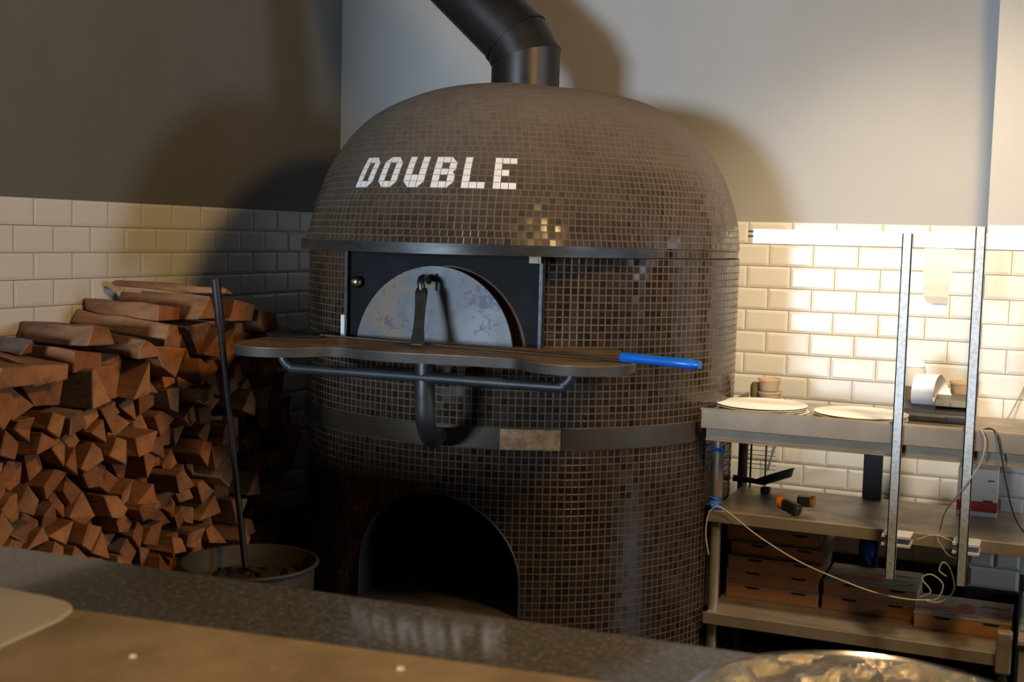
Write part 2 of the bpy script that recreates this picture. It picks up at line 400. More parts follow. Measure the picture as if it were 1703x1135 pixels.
# --- dome with its canopy swelling over the mouth
FR = [(1.436, .889), (1.52, .858), (1.595, .822), (1.64, .797), (1.689, .762), (1.777, .69), (1.84, .61), (1.89, .51), (1.922, .41), (1.943, .29), (1.952, .12)]
SD = [(1.436, .722), (1.52, .712), (1.595, .690), (1.64, .674), (1.689, .650), (1.777, .590), (1.84, .525), (1.89, .44), (1.922, .345), (1.943, .22), (1.952, .09)]
CAN = [(0, 1), (10, .97), (20, .86), (30, .64), (40, .33), (50, .10), (57, .0), (70, 0)]
def smoothtab(tab):
    pts = [Vector((z, r, 0)) for z, r in tab]; s = spline(pts, 12); return [(p.x, p.y) for p in s]
FRs, SDs = smoothtab(FR), smoothtab(SD); CANs = [(p.x, max(p.y, 0)) for p in spline([(a, c, 0) for a, c in CAN], 10)]
def canopy(a):
    return lerp(CANs, abs(a - 1))
def rdome(a, z):
    f = lerp(FRs, z); s_ = lerp(SDs, z); a = (a + 180) % 360 - 180
    return s_ + (f - s_) * canopy(a) ** (1 + max(z - 1.436, 0) * 3)
# z of each tile row: equal steps along the front profile
zr = [1.436]; acc = 0; prev = FRs[0]; step = .0208
for q in FRs[1:]:
    seg_ = math.hypot(q[0] - prev[0], q[1] - prev[1])
    while acc + seg_ >= step:
        t = (step - acc) / seg_; prev = (prev[0] + (q[0] - prev[0]) * t, prev[1] + (q[1] - prev[1]) * t)
        zr.append(prev[0]); seg_ = math.hypot(q[0] - prev[0], q[1] - prev[1]); acc = 0
    acc += seg_; prev = q
zr.append(1.952)
LROW = min(range(len(zr)), key=lambda i: abs(zr[i] - 1.590))       # lowest row of the lettering
AZ0, DAZ = 16.0, 1.5385
mb = MB(); NS = 234; shift = 0
for j in range(len(zr) - 1):
    z0, z1 = zr[j], zr[j + 1]; zc = (z0 + z1) / 2
    rr = lerp(FRs, zc) / lerp(FRs, zr[LROW + 2]); inl = LROW <= j < LROW + 5
    n_ = 234 if inl or j in (LROW - 1, LROW + 5, LROW + 6) else max(12, round(234 * rr))
    shift = 0 if inl else shift + R.uniform(-.08, .30)
    for k in range(NS):
        a0, a1 = -180 + 360 * k / NS, -180 + 360 * (k + 1) / NS
        u = [(q - AZ0) / 360 * n_ + shift for q in (a0, a1, a1, a0)]
        P4 = [az(q, rdome(q, w), w) for q, w in ((a0, z0), (a1, z0), (a1, z1), (a0, z1))]
        mb.face([oclamp(p) for p in P4], 0, list(zip(u, (j, j, j + 1, j + 1))))
mb.face([oclamp(az(-180 + 360 * k / NS, rdome(-180 + 360 * k / NS, 1.952), 1.952)) for k in range(NS)], 0, [(.5, .5)] * NS)
for f in mb.uv:
    for i, q in enumerate(f): f[i] = (q[0], q[1] + (0 if i < 2 or f[0][1] == .5 else -.0001))
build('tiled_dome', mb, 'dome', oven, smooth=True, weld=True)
# --- DOUBLE in white tiles: full tiles and corner-cut ones
G = {'D': ['XXl', 'X.X', 'X.X', 'X.X', 'XXu'], 'O': ['rXl', 'X.X', 'X.X', 'X.X', 'vXu'], 'U': ['X.X', 'X.X', 'X.X', 'XXX', 'vXu'],
     'B': ['XXl', 'X.X', 'XXh', 'X.X', 'XXu'], 'L': ['X..', 'X..', 'X..', 'X..', 'XXX'], 'E': ['XXX', 'X..', 'XX.', 'X..', 'XXX']}
gp = .045
for li, ch in enumerate('DOUBLE'):
    mb = MB()
    for row in range(5):
        j = LROW + 4 - row
        for c_ in range(3):
            g = G[ch][row][c_]
            if g == '.': continue
            u0, u1, v0, v1 = gp, 1 - gp, gp, 1 - gp
            sq = {'X': [(u0, v0), (u1, v0), (u1, v1), (u0, v1)], 'l': [(u0, v0), (u1, v0), (u0 + .12, v1), (u0, v1)],
                  'r': [(u0, v0), (u1, v0), (u1, v1), (u1 - .12, v1)], 'u': [(u0, v0), (u0 + .12, v0), (u1, v1), (u0, v1)],
                  'v': [(u1 - .12, v0), (u1, v0), (u1, v1), (u0, v1)], 'h': [(u0, v0), (u1, v0), (u1 - .35, .5), (u1, v1), (u0, v1)]}[g]
            col = (li - 5) * 4 + c_
            def pt(u, v, e):
                a = AZ0 + (col + u) * DAZ; z = zr[j] + (zr[j + 1] - zr[j]) * v
                p = az(a, rdome(a, z), z); nrm = Vector((math.sin(math.radians(a)), -math.cos(math.radians(a)), .55)).normalized()
                return p + nrm * e
            n = len(sq); vs = [pt(u, v, -.002) for u, v in sq] + [pt(u, v, .0016) for u, v in sq]
            mb.add(vs, [tuple(range(n, 2 * n))] + [(i, (i + 1) % n, n + (i + 1) % n, n + i) for i in range(n)])
    o = build('mosaic_letter', mb, 'letter', oven); o['label'] = 'white mosaic letter ' + ch
# --- canopy brim and the flat soffit under it
A0_, A1_ = -58, 52
mb = MB(); K = 80; zb0, zb1 = 1.408, 1.4375
prof = []
for i in range(K + 1):
    a = A0_ + (A1_ - A0_) * i / K; r0 = max(rdome(a, 1.436), OR) + .001
    prof.append([az(a, r0 + .010, zb0), az(a, r0 + .010, zb1), az(a, r0 - .010, zb1), az(a, r0 - .010, zb0)])
vs = [p for q in prof for p in q]; fs = []
for i in range(K):
    for c_ in range(4): fs.append((i * 4 + c_, i * 4 + (c_ + 1) % 4, i * 4 + 4 + (c_ + 1) % 4, i * 4 + 4 + c_))
fs += [(0, 1, 2, 3), (K * 4 + 3, K * 4 + 2, K * 4 + 1, K * 4)]
mb.add(vs, fs); build('canopy_brim', mb, 'brim', oven, smooth=True)
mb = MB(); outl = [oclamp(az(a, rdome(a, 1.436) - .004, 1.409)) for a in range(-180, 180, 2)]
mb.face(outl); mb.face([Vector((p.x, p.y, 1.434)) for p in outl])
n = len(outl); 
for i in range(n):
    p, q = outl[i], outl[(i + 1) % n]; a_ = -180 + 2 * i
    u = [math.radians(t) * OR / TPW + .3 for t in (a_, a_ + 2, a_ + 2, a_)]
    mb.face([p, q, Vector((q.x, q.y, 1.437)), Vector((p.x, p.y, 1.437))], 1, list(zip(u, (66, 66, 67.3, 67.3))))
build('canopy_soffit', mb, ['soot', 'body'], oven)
# --- mouth
mb = MB(); AP = arch(1.07, 1.108, .264, FZ0 + .002, 48); y = FY
def frontplate(y, flip):
    L_ = [(FX1, FZ0)] + [(FX1, 1.408)] 
    outer = []
    for (x, z) in AP:       # radial partner on the rectangle
        dx, dz = x - 1.07, max(z - FZ0, 0); t = min((FX1 - 1.07 if dx > 0 else 1.07 - FX0) / max(abs(dx), 1e-6), (1.408 - FZ0) / max(dz, 1e-6))
        outer.append((1.07 + dx * t, FZ0 + dz * t))
    for i in range(len(AP) - 1):
        q = [AP[i], outer[i], outer[i + 1], AP[i + 1]]; mb.face([Vector((a, y, b)) for a, b in (q if flip else q[::-1])])
        # corner fill
        (x0, z0), (x1, z1) = outer[i], outer[i + 1]
        if abs(x0 - x1) > 1e-5 and abs(z0 - z1) > 1e-5:
            cx_ = FX1 if x0 > 1.07 else FX0; mb.face([Vector((x0, y, z0)), Vector((cx_, y, 1.408)), Vector((x1, y, z1))])
frontplate(FY - .004, True)
for i in range(len(AP) - 1):
    (x0, z0), (x1, z1) = AP[i], AP[i + 1]; mb.face([Vector((x0, FY - .004, z0)), Vector((x1, FY - .004, z1)), Vector((x1, FY + .0, z1)), Vector((x0, FY + .0, z0))])
build('mouth_panel', mb, 'facade', oven)
for x in (FX0, FX1):
    b = MB(); b.box(x - .005, x + .005, FY - .022, FY - .001, FZ0, 1.408); build('panel_edge', b, 'brim', oven)
b = MB(); b.box(FX0 - .0115, FX0 + .0005, FY - .030, FY - .022, 1.149, 1.213); o = build('edge_tile', b, 'letter', oven, bevel=.001); o['label'] = 'white tile strip beside the mouth'
b = MB(); b.box(1.360, 1.395, -1.246, -1.240, 1.388, 1.408); b.box(1.366, 1.388, -1.249, -1.246, 1.392, 1.402, 0); build('soffit_clip', b, 'galvdark', oven)
# --- door
DC = (1.045, 1.113, .256)
dt = -math.radians(4)
DP = arch(DC[0], DC[1], DC[2], 1.141, 48)
mb = MB(); n = len(DP)
def dpt(x, z, y): return Vector((x, y - .004 + (z - 1.141) * .05, z))
vs = [dpt(x, z, -1.203) for x, z in DP] + [dpt(x, z, -1.197) for x, z in DP]
mb.add(vs, [tuple(range(n)), tuple(range(n, 2 * n))[::-1]] + [(i, (i + 1) % n, n + (i + 1) % n, n + i) for i in range(n)])
door = build('oven_door', mb, 'doorsteel', oven, smooth=False); door['label'] = 'heat-stained half-moon steel door'
mb = MB()
mb.tube(spline([(1.030, -1.204, 1.325), (1.030, -1.225, 1.334), (1.040, -1.27, 1.334), (1.050, -1.297, 1.326), (1.055, -1.30, 1.302)], 6), .011, 10)
mb.obox((1.030, -1.205, 1.322), (.045, .006, .05))
build('handle_bracket', mb, 'grip', door, smooth=True)
mb = MB(); g0, g1 = Vector((1.055, -1.300, 1.309)), Vector((1.083, -1.375, 1.153)); prof = [(0, .014), (.08, .0175), (.35, .0145), (.7, .0145), (1, .020)]
sec = []
for t, w in prof:
    c_ = g0.lerp(g1, t); sec.append([c_ + Vector(q) for q in ((-w, -w * .5, 0), (w, -w * .5, 0), (w, w * .5, 0), (-w, w * .5, 0))])
vs = [p for q in sec for p in q]; fs = [(0, 1, 2, 3), (19, 18, 17, 16)]
for i in range(4):
    for c_ in range(4): fs.append((i * 4 + c_, i * 4 + (c_ + 1) % 4, i * 4 + 4 + (c_ + 1) % 4, i * 4 + 4 + c_))
mb.add(vs, fs); build('handle_grip', mb, 'grip', door, bevel=.003)
b = MB(); b.lathe([(0, .030), (.008, .029), (.015, .024), (.018, .017), (.016, .010), (.008, .006), (.006, 0)], (0, 0, 0), 20)
for v in b.v: v.x, v.y, v.z = .783 + v.x, FY - .004 - v.z, 1.313 + v.y
o = build('damper_knob', b, 'brass', oven, smooth=True); o['label'] = 'round brass knob'
# --- steel band and its plate
mb = MB(); rp = [(OR, ZB0), (OR + .007, ZB0), (OR + .007, ZB1), (OR, ZB1)]
aa = list(range(-132, 133, 3)); vs = [oclamp(az(a, r, z)) for a in aa for r, z in rp]; fs = []
for i in range(len(aa) - 1):
    for c_ in range(4): fs.append((i * 4 + c_, i * 4 + (c_ + 1) % 4, i * 4 + 4 + (c_ + 1) % 4, i * 4 + 4 + c_))
mb.add(vs, fs); build('steel_band', mb, 'band', oven, smooth=True)
mb = MB(); aa = [18.2 + 13.6 * i / 8 for i in range(9)]; rp = [(OR + .006, ZB0 - .002), (OR + .011, ZB0 - .002), (OR + .011, ZB1 - .001), (OR + .006, ZB1 - .001)]
vs = [az(a, r, z) for a in aa for r, z in rp]; fs = [(0, 1, 2, 3), (35, 34, 33, 32)]
for i in range(8):
    for c_ in range(4): fs.append((i * 4 + c_, i * 4 + (c_ + 1) % 4, i * 4 + 4 + (c_ + 1) % 4, i * 4 + 4 + c_))
mb.add(vs, fs); o = build('name_plate', mb, 'nameplate', oven); o['label'] = 'tarnished brass plate'
# arch trim of the lower opening
mb = MB(); AR = arch(1.074, .452, .259, .36, 40); pts = []
for x, z in AR:
    dx = x - OX; pts.append(Vector((x, OY - math.sqrt(OR * OR - dx * dx) - .001, z)))
mb.tube(pts, .0035, 6); build('arch_trim', mb, 'band', oven, smooth=True)
# --- flue
fx, fy = 1.034, OY; fr = .115
def mitred(name, path, r, lip):
    path = [Vector(p) for p in path]; mb = MB(); rings = []
    for i, p in enumerate(path[1:-1], 1):
        a, b_ = (p - path[i - 1]).normalized(), (path[i + 1] - p).normalized(); nn = (a + b_).normalized()
        rings.append((p, a, nn))
    def ring(p, d, nn, rr):
        e1 = Vector((0, 1, 0)); e2 = d.cross(e1).normalized(); out = []
        for k in range(48):
            t = 2 * PI * k / 48; q = p + e1 * rr * math.cos(t) + e2 * rr * math.sin(t)
            out.append(q - d * ((q - p).dot(nn) / d.dot(nn)))
        return out
    (p0, d0, n0), (p1, d1, n1) = rings[0], rings[1]; d = (p1 - p0).normalized()
    secs = [ring(p0, d, n0, r + lip), ring(p0 + d * .012, d, n0, r + lip), ring(p0 + d * .0125, d, n0, r), ring(p1, d, n1, r)]
    vs = [q for s_ in secs for q in s_]; mb.add(vs, [(i * 48 + k, i * 48 + (k + 1) % 48, (i + 1) * 48 + (k + 1) % 48, (i + 1) * 48 + k) for i in range(3) for k in range(48)])
    build(name, mb, 'pipe', oven, smooth=True)
Q = [Vector((fx, fy, 1.85)), Vector((fx, fy, 1.935)), Vector((fx, fy, 2.062)), Vector((fx - .036, fy, 2.122))]
Q.append(Q[3] + Vector((-.735, 0, .68)) * 1.15); Q.append(Q[4] + Vector((-.735, 0, .68)))
mitred('flue_collar', Q[0:4], fr, .001); mitred('flue_elbow', Q[1:5], fr - .001, .003); mitred('flue_pipe', Q[2:6], fr - .002, .004)
# --- landing shelf in front of the mouth
ZS = 1.147
front = [(.600, -1.10), (.578, -1.22), (.585, -1.40), (.605, -1.53), (.648, -1.62), (.715, -1.662), (.79, -1.648), (.845, -1.60), (.885, -1.545), (.94, -1.53), (1.02, -1.552), (1.12, -1.558),
         (1.24, -1.535), (1.36, -1.518), (1.435, -1.508), (1.48, -1.545), (1.54, -1.582), (1.62, -1.588), (1.69, -1.55), (1.728, -1.48), (1.722, -1.39), (1.68, -1.30), (1.63, -1.2), (1.585, -1.09)]
front = [(p.x, p.y) for p in spline([(x, y, 0) for x, y in front], 5)]
arcb = []
for a in range(44, -41, -3):
    p = az(a, OR + .002, 0)
    if p.y < FY and FX0 - .001 < p.x < FX1 + .001: p.y = FY - .001
    arcb.append((p.x, p.y))
mb = MB(); mb.prism(front + arcb, ZS - .026, ZS - .002, 1); mb.prism([(x, y) for x, y in front + arcb], ZS - .002, ZS, 0)
build('landing_shelf', mb, ['shelf', 'shelfedge'], oven, smooth=True)
mb = MB(); mb.tube(spline([(.722, -1.50, 1.122), (.728, -1.50, 1.098), (.752, -1.50, 1.081), (.79, -1.50, 1.078), (1.16, -1.50, 1.079), (1.53, -1.50, 1.080), (1.565, -1.50, 1.086), (1.585, -1.50, 1.102), (1.592, -1.50, 1.122)], 8), .0145, 16)
build('shelf_rail', mb, 'rail', oven, smooth=True)
mb = MB(); mb.tube(spline([(1.163, -1.485, 1.122), (1.165, -1.485, 1.02), (1.162, -1.47, .955), (1.140, -1.40, .905), (1.11, -1.31, .885), (1.09, -1.235, .882)], 10), .027, 20)
build('shelf_support', mb, 'rail', oven, smooth=True)

# --- turning peel lying on the landing shelf
pl = thing('pizza_peel', (.63, -1.285, ZS), 'long thin metal peel with a blue handle lying across the oven shelf', 'pizza peel')
mb = MB(); mb.prism([(.63 + .098 * math.cos(t), -1.27 + .098 * math.sin(t)) for t in [2 * PI * i / 36 for i in range(36)]], ZS + .001, ZS + .004)
mb.tube([(.63 + .097 * math.cos(t), -1.27 + .097 * math.sin(t), ZS + .0045) for t in [2 * PI * i / 36 for i in range(37)]], .0035, 6, caps=False)
build('peel_head', mb, 'iron', pl)
mb = MB(); mb.tube([(.71, -1.278, ZS + .006), (1.72, -1.447, ZS + .0065)], .0045, 10); build('peel_shaft', mb, 'steel', pl, smooth=True)
mb = MB(); mb.tube([(1.700, -1.4436, ZS + .0152), (1.706, -1.4446, ZS + .0152), (1.75, -1.452, ZS + .015), (1.84, -1.467, ZS + .013), (1.895, -1.476, ZS + .012), (1.899, -1.4766, ZS + .012), (1.915, -1.479, ZS + .012)], [.010, .0135, .0125, .0125, .0135, .0105, .0105], 16)
o = build('peel_handle', mb, 'blue', pl, smooth=True); o['label'] = 'bright blue plastic handle'

# ------------------------------------------------------------------ firewood stack along the left wall
def clip(poly, p, nrm):
    out = []
    for i in range(len(poly)):
        a, b_ = poly[i], poly[(i + 1) % len(poly)]; da = (a[0] - p[0]) * nrm[0] + (a[1] - p[1]) * nrm[1]; db = (b_[0] - p[0]) * nrm[0] + (b_[1] - p[1]) * nrm[1]
        if da <= 0: out.append(a)
        if (da <= 0) != (db <= 0):
            t = da / (da - db); out.append((a[0] + (b_[0] - a[0]) * t, a[1] + (b_[1] - a[1]) * t))
    return out
def area(p): return .5 * sum(p[i][0] * p[(i + 1) % len(p)][1] - p[(i + 1) % len(p)][0] * p[i][1] for i in range(len(p)))
TOP = [(-2.62, 1.07), (-2.2, 1.075), (-1.99, 1.075), (-1.86, 1.07), (-1.72, 1.095), (-1.6, 1.11), (-1.45, 1.16), (-1.25, 1.17), (-1.08, 1.11), (-.97, 1.03)]
rw = random.Random(21)
pts = []
z = .055; rowi = 0
while z < 1.2:
    s = .125 if z < .40 else .070
    y = -2.60 + (s / 2 if rowi % 2 else 0)
    while y < -.965:
        zz = z + rw.uniform(-.34, .34) * s; yy = y + rw.uniform(-.36, .36) * s
        if zz < lerp(TOP, yy) - .02: pts.append((yy, zz, s))
        y += s * rw.uniform(.9, 1.08)
    z += s * .86; rowi += 1
def make_log(poly, x0, x1, rnd, label, group, tilt=(0, 0), rough=.006, sink=0):
    n = len(poly); cy = sum(p[0] for p in poly) / n; cz = sum(p[1] for p in poly) / n
    mb = MB(); K = 4; secs = []
    tw = rnd.uniform(-.10, .10)
    for i in range(K + 1):
        t = i / K; x = x0 + (x1 - x0) * t; sc = 1 + rnd.uniform(-.04, .03); sec = []
        for (py, pz) in poly:
            dy, dz = (py - cy) * sc, (pz - cz) * sc; a = tw * (t - .5)
            dy, dz = dy * math.cos(a) - dz * math.sin(a), dy * math.sin(a) + dz * math.cos(a)
            jit = rough if 0 < i < K else rough * .5
            ex = rnd.uniform(-.014, .014) if i in (0, K) else 0
            sec.append(Vector((x + ex, cy + dy + tilt[0] * (t - .5) * (x1 - x0) + rnd.uniform(-jit, jit), cz + dz + tilt[1] * (t - .5) * (x1 - x0) + rnd.uniform(-jit, jit))))
        secs.append(sec)
    vs = [p for q in secs for p in q]; fs = []; mi = []
    barkside = rnd.randrange(n) if rnd.random() < .45 else -1
    for c_ in range(n):
        for i in range(K): fs.append((i * n + c_, i * n + (c_ + 1) % n, (i + 1) * n + (c_ + 1) % n, (i + 1) * n + c_)); mi.append(2 if c_ == barkside else 1)
    fs += [tuple(range(n))[::-1], tuple(K * n + k for k in range(n))]; mi += [0, 0]
    mb.add(vs, fs, mi); zmin = min(v.z for v in mb.v)
    if sink is not None and zmin < .002:
        for v in mb.v: v.z = max(v.z, .001)
    for v in mb.v: v.x = max(v.x, .009)
    o = build('firewood_log', mb, ['logend', 'logside', 'bark'], bevel=.0025, seg=1)
    tag(o, label, 'firewood', group); return o
GRP = 'split logs packed in the firewood stack'
for i, (y, z, s) in enumerate(pts):
    cell = [(-2.66, 0), (-.955, 0), (-.955, lerp(TOP, y) + .02), (-2.66, lerp(TOP, y) + .02)]
    for j, (y2, z2, s2) in enumerate(pts):
        if i == j or abs(y2 - y) + abs(z2 - z) > .4: continue
        w = .5 if s == s2 else (.5 + .12 * (1 if s > s2 else -1))
        mx_, mz_ = y + (y2 - y) * w, z + (z2 - z) * w; cell = clip(cell, (mx_, mz_), (y2 - y, z2 - z))
        if len(cell) < 3: break
    if len(cell) < 3: continue
    A0 = abs(area(cell)); target = rw.choice([3, 3, 4, 4, 4, 5]); 
    while len(cell) > target:
        best = min(range(len(cell)), key=lambda k: abs(area([cell[k - 1], cell[k], cell[(k + 1) % len(cell)]])))
        c2_ = cell[:best] + cell[best + 1:]
        if abs(area(c2_)) < .52 * A0: break
        cell = c2_
    if abs(area(cell)) < .0006: continue
    cy = sum(p[0] for p in cell) / len(cell); cz = sum(p[1] for p in cell) / len(cell)
    an = rw.uniform(-.22, .22); ca, sa = math.cos(an), math.sin(an); q_ = rw.uniform(.88, .97)
    cell = [(cy + ((a - cy) * ca - (b_ - cz) * sa) * q_, max(cz + ((a - cy) * sa + (b_ - cz) * ca) * q_, .003)) for a, b_ in cell]
    make_log(cell, .012, .40 + rw.uniform(-.06, .045), rw, 'split log packed in the firewood stack below its top layer, cut end facing the oven', GRP)
print('packed logs', len(pts))
def wedge(cy, cz, w, h, kind):
    return {'tri': [(-.5, 0), (.5, 0), (.1, 1)], 'trap': [(-.5, 0), (.5, .05), (.38, .9), (-.3, 1)], 'half': [(-.5, 0), (.5, 0), (.45, .45), (.15, .9), (-.2, 1), (-.45, .5)], 'slab': [(-.5, 0), (.5, 0), (.5, .8), (-.45, 1)]}[kind], cy, cz, w, h
def toplog(cy, zb, w, h, kind, x0, x1, label, ty=0, tz=0):
    sh, *_ = wedge(cy, zb, w, h, kind); poly = [(cy + a * w, zb + b_ * h) for a, b_ in sh]
    make_log(poly, x0, x1, rw, label, None, tilt=(ty, tz), rough=.005)
T_ = ['thick bark-sided log lying lowest on the left shoulder of the firewood stack', 'long split log with splintered left tip lying above the left shoulder of the stack',
      'short curved split log beside the splintered one on the firewood stack', 'weathered grey-barked long log in the middle of the stack top', 'long split log resting along the back edge behind the weathered grey one',
      'pale topped log at the highest point of the firewood stack', 'blocky split log just behind the black poker on the stack', 'small square-ended log right of the poker on the stack top',
      'thin silvery branch lying on the very top against the tiles', 'dark rounded log near the right end of the stack top', 'rightmost short log on the stack top, nearest the oven',
      'broad pale split log at the far left end of the stack top', 'wide flat split log second from the left end of the stack top', 'narrow log leaning in the gap in front of the splintered one']
toplog(-1.86, 1.075, .10, .060, 'slab', .012, .40, T_[0], -.25, .02)
toplog(-1.77, 1.135, .095, .055, 'trap', .012, .36, T_[1], -.3, .03)
toplog(-1.67, 1.112, .08, .05, 'half', .10, .44, T_[2], -.3, -.05)
toplog(-1.56, 1.125, .095, .075, 'half', .012, .43, T_[3], -.25, -.04)
toplog(-1.50, 1.195, .09, .045, 'slab', .012, .37, T_[4], -.25, .0)
toplog(-1.40, 1.190, .10, .070, 'tri', .03, .43, T_[5], -.2, .02)
toplog(-1.26, 1.185, .11, .070, 'slab', .06, .42, T_[6], -.05, -.03)
toplog(-1.155, 1.145, .085, .065, 'slab', .05, .44, T_[7], .02, 0)
toplog(-1.33, 1.268, .03, .022, 'half', .05, .36, T_[8], .5, -.05)
toplog(-1.07, 1.10, .08, .06, 'half', .03, .41, T_[9], .05, 0)
toplog(-.985, 1.055, .075, .055, 'half', .03, .40, T_[10], .1, 0)
toplog(-2.16, 1.078, .15, .055, 'trap', .03, .44, T_[11], -.2, -.04)
toplog(-2.01, 1.078, .13, .050, 'slab', .012, .42, T_[12], -.3, -.05)
toplog(-1.955, 1.125, .06, .04, 'tri', .012, .26, T_[13], -.2, -.02)

# --- ash bin and poker
bn = thing('ash_bin', (.690, -1.60, 0), 'round dull metal tub in front of the firewood, open and holding dark ash', 'tub')
mb = MB(); mb.lathe([(.0, .004), (.150, .004), (.155, .02), (.178, .537), (.182, .542), (.186, .537), (.185, .530), (.178, .528), (.160, .0), (0, 0)], (.690, -1.60, 0), 48)
build('tub_shell', mb, 'zinc', bn, smooth=True)
mb = MB(); mb.tube([(.690 + .185 * math.cos(t), -1.60 + .185 * math.sin(t), .538) for t in [2 * PI * i / 48 for i in range(49)]], .006, 8, caps=False); build('tub_rim', mb, 'zinc', bn, smooth=True)
mb = MB(); rr = random.Random(3); ringn = 9
vsn = [[Vector((.690 + r * .0205 * math.cos(t * PI / 14), -1.60 + r * .0205 * math.sin(t * PI / 14), .505 + rr.uniform(-.018, .018) - .004 * r)) for t in range(28)] for r in range(ringn)]
fs = [(i * 28 + k, i * 28 + (k + 1) % 28, (i + 1) * 28 + (k + 1) % 28, (i + 1) * 28 + k) for i in range(ringn - 1) for k in range(28)]
mb.add([p for q in vsn for p in q], fs); build('ash_heap', mb, 'soot', bn)
mb = MB(); p0, p1 = Vector((.505, -1.515, 1.316)), Vector((.64, -1.55, .50)); mb.tube([p0, p0.lerp(p1, .16), p0.lerp(p1, .17), p1], [.013, .0135, .009, .009], 10)
tag(build('fire_poker', mb, 'iron', smooth=True), 'long black poker leaning in front of the firewood, standing in the ash tub', 'poker')

# ------------------------------------------------------------------ prep table
TX0, TX1, TYF, TYB = 1.752, 3.05, -.795, -.262
tb = thing('prep_table', (2.4, -.52, 0), 'galvanised three-level work table against the tiled wall right of the oven', 'table')
mb = MB(); mb.box(TX0 + .021, TX1, TYF, TYB, .915, .930)
build('tabletop', mb, 'galv', tb, bevel=.002)
mb = MB(); mb.box(TX0, TX1, TYF - .010, TYF + .004, .900, .957); mb.box(TX0 + .020, TX0 + .026, TYF, TYB, .900, .955)
mb.tube([(TX0 - .003, TYF - .003, .957), (TX1, TYF - .003, .957)], .006, 8)
build('raised_rim', mb, 'galvdark', tb, bevel=.002)
mb = MB(); mb.box(TX0 + .012, TX1, TYF + .012, TYF + .022, .864, .915); mb.box(TX0 + .023, TX0 + .033, TYF + .022, TYB, .864, .915); mb.box(TX0 + .012, TX1, TYF + .004, TYF + .022, .862, .868)
build('apron', mb, 'apron', tb, bevel=.0015)
for z, y0, x1 in ((.634, -.72, TX1), (.317, -.735, 2.625)):
    mb = MB(); mb.box(1.774, x1, y0, TYB, z - .006, z); mb.box(1.765, x1, y0 - .003, y0 + .004, z - .036, z + .0005); mb.box(1.773, 1.779, y0, TYB, z - .036, z + .0005)
    mb.box(1.765, x1, y0 + .004, y0 + .016, z - .036, z - .032)
    build('shelf', mb, 'galv', tb, bevel=.0015)
def leg(x, y, r, z0, z1, m='galv'):
    mb = MB(); mb.tube([(x, y, z0), (x, y, z1)], r, 20); mb.tube([(x, y, 0), (x, y, .03)], r * 1.15, 16) if z0 == 0 else None
    return build('leg', mb, m, tb, smooth=True)
leg(1.784, -.692, .0165, 0, .866); leg(1.772, -.285, .0165, 0, .866, 'galvdark'); leg(3.0, -.69, .0165, 0, .866); leg(3.0, -.285, .0165, 0, .866)
mb = MB(); mb.box(2.170, 2.229, -.292, -.262, 0, .915); build('leg', mb, 'black_base', tb, bevel=.003)['label'] = 'black square rear post'
mb = MB(); mb.box(2.612, 2.655, -.775, -.738, .270, .392); build('corner_sleeve', mb, 'galv', tb, bevel=.006)
mb = MB(); mb.tube([(2.634, -.757, 0), (2.634, -.757, .272)], .017, 16); build('leg', mb, 'blackplastic', tb, smooth=True)['label'] = 'short black foot'
rt = random.Random(5)
def crumple(c, rx, ry, rz, label):
    mb = MB(); vs = []; n1, n2 = 14, 10
    for i in range(n2 + 1):
        ph = PI * i / n2
        for k in range(n1):
            th_ = 2 * PI * k / n1; j = 1 + rt.uniform(-.13, .13); s_ = max(abs(math.sin(ph)), .75) if 0 < i < n2 else .3
            vs.append((c[0] + rx * s_ * math.cos(th_) * j, c[1] + ry * s_ * math.sin(th_) * j, c[2] + rz * math.cos(ph)))
    fs = [(i * n1 + k, i * n1 + (k + 1) % n1, (i + 1) * n1 + (k + 1) % n1, (i + 1) * n1 + k) for i in range(n2) for k in range(n1)] + [tuple(range(n1)), tuple(n2 * n1 + k for k in range(n1))]
    mb.add(vs, fs); o = build('tape_wrap', mb, 'tape', tb); o['label'] = label
crumple((1.784, -.692, .823), .0195, .0195, .020, 'blue tape round the front leg under the top')
crumple((1.782, -.700, .650), .024, .028, .025, 'blue tape knotted round the front leg at the middle shelf')
crumple((2.199, -.277, .470), .034, .022, .052, 'blue tape round the black rear post')
cb = thing('low_cabinet', (2.87, -.5, 0), 'low beige cabinet with pale teal top at the bottom right behind the table foot', 'cabinet')
mb = MB(); mb.box(2.672, 2.98, -.775, -.27, 0, .365); build('cabinet_body', mb, 'cabinet', cb, bevel=.003)
mb = MB(); mb.box(2.668, 2.98, -.79, -.265, .365, .379); mb.box(2.672, 2.98, -.70, -.27, .379, .386, 1); build('cabinet_top', mb, ['cabinet', 'teal'], cb, bevel=.002)

# --- ticket rail frame in front of the table
fr_ = thing('ticket_rail', (2.43, -.82, .515), 'pale metal rail on two upright channels clamped to the front of the work table', 'rail')
for x0, x1, zt_, zb_ in ((2.320, 2.324, 1.498, .515), (2.510, 2.516, 1.520, .521)):
    mb = MB(); xc = (x0 + x1) / 2; w = .0135
    mb.box(xc - w, xc + w, -.822, -.819, zb_, zt_); mb.box(xc - w, xc - w + .003, -.822, -.806, zb_, zt_); mb.box(xc + w - .003, xc + w, -.822, -.806, zb_, zt_)
    for k in range(14): mb.tube([(xc, -.8232, zb_ + .05 + k * .07), (xc, -.8215, zb_ + .05 + k * .07)], .0028, 8)
    build('upright', mb, 'upright', fr_)
mb = MB(); mb.box(1.886, 3.0, -.806, -.802, 1.459, 1.502); mb.box(1.886, 3.0, -.803, -.785, 1.4985, 1.502); build('crossbar', mb, 'alu', fr_, bevel=.001)
mb = MB()
for z in (1.494, 1.480): mb.box(1.872, 1.888, -.8065, -.800, z - .003, z + .003)
build('end_clip', mb, 'iron', fr_)
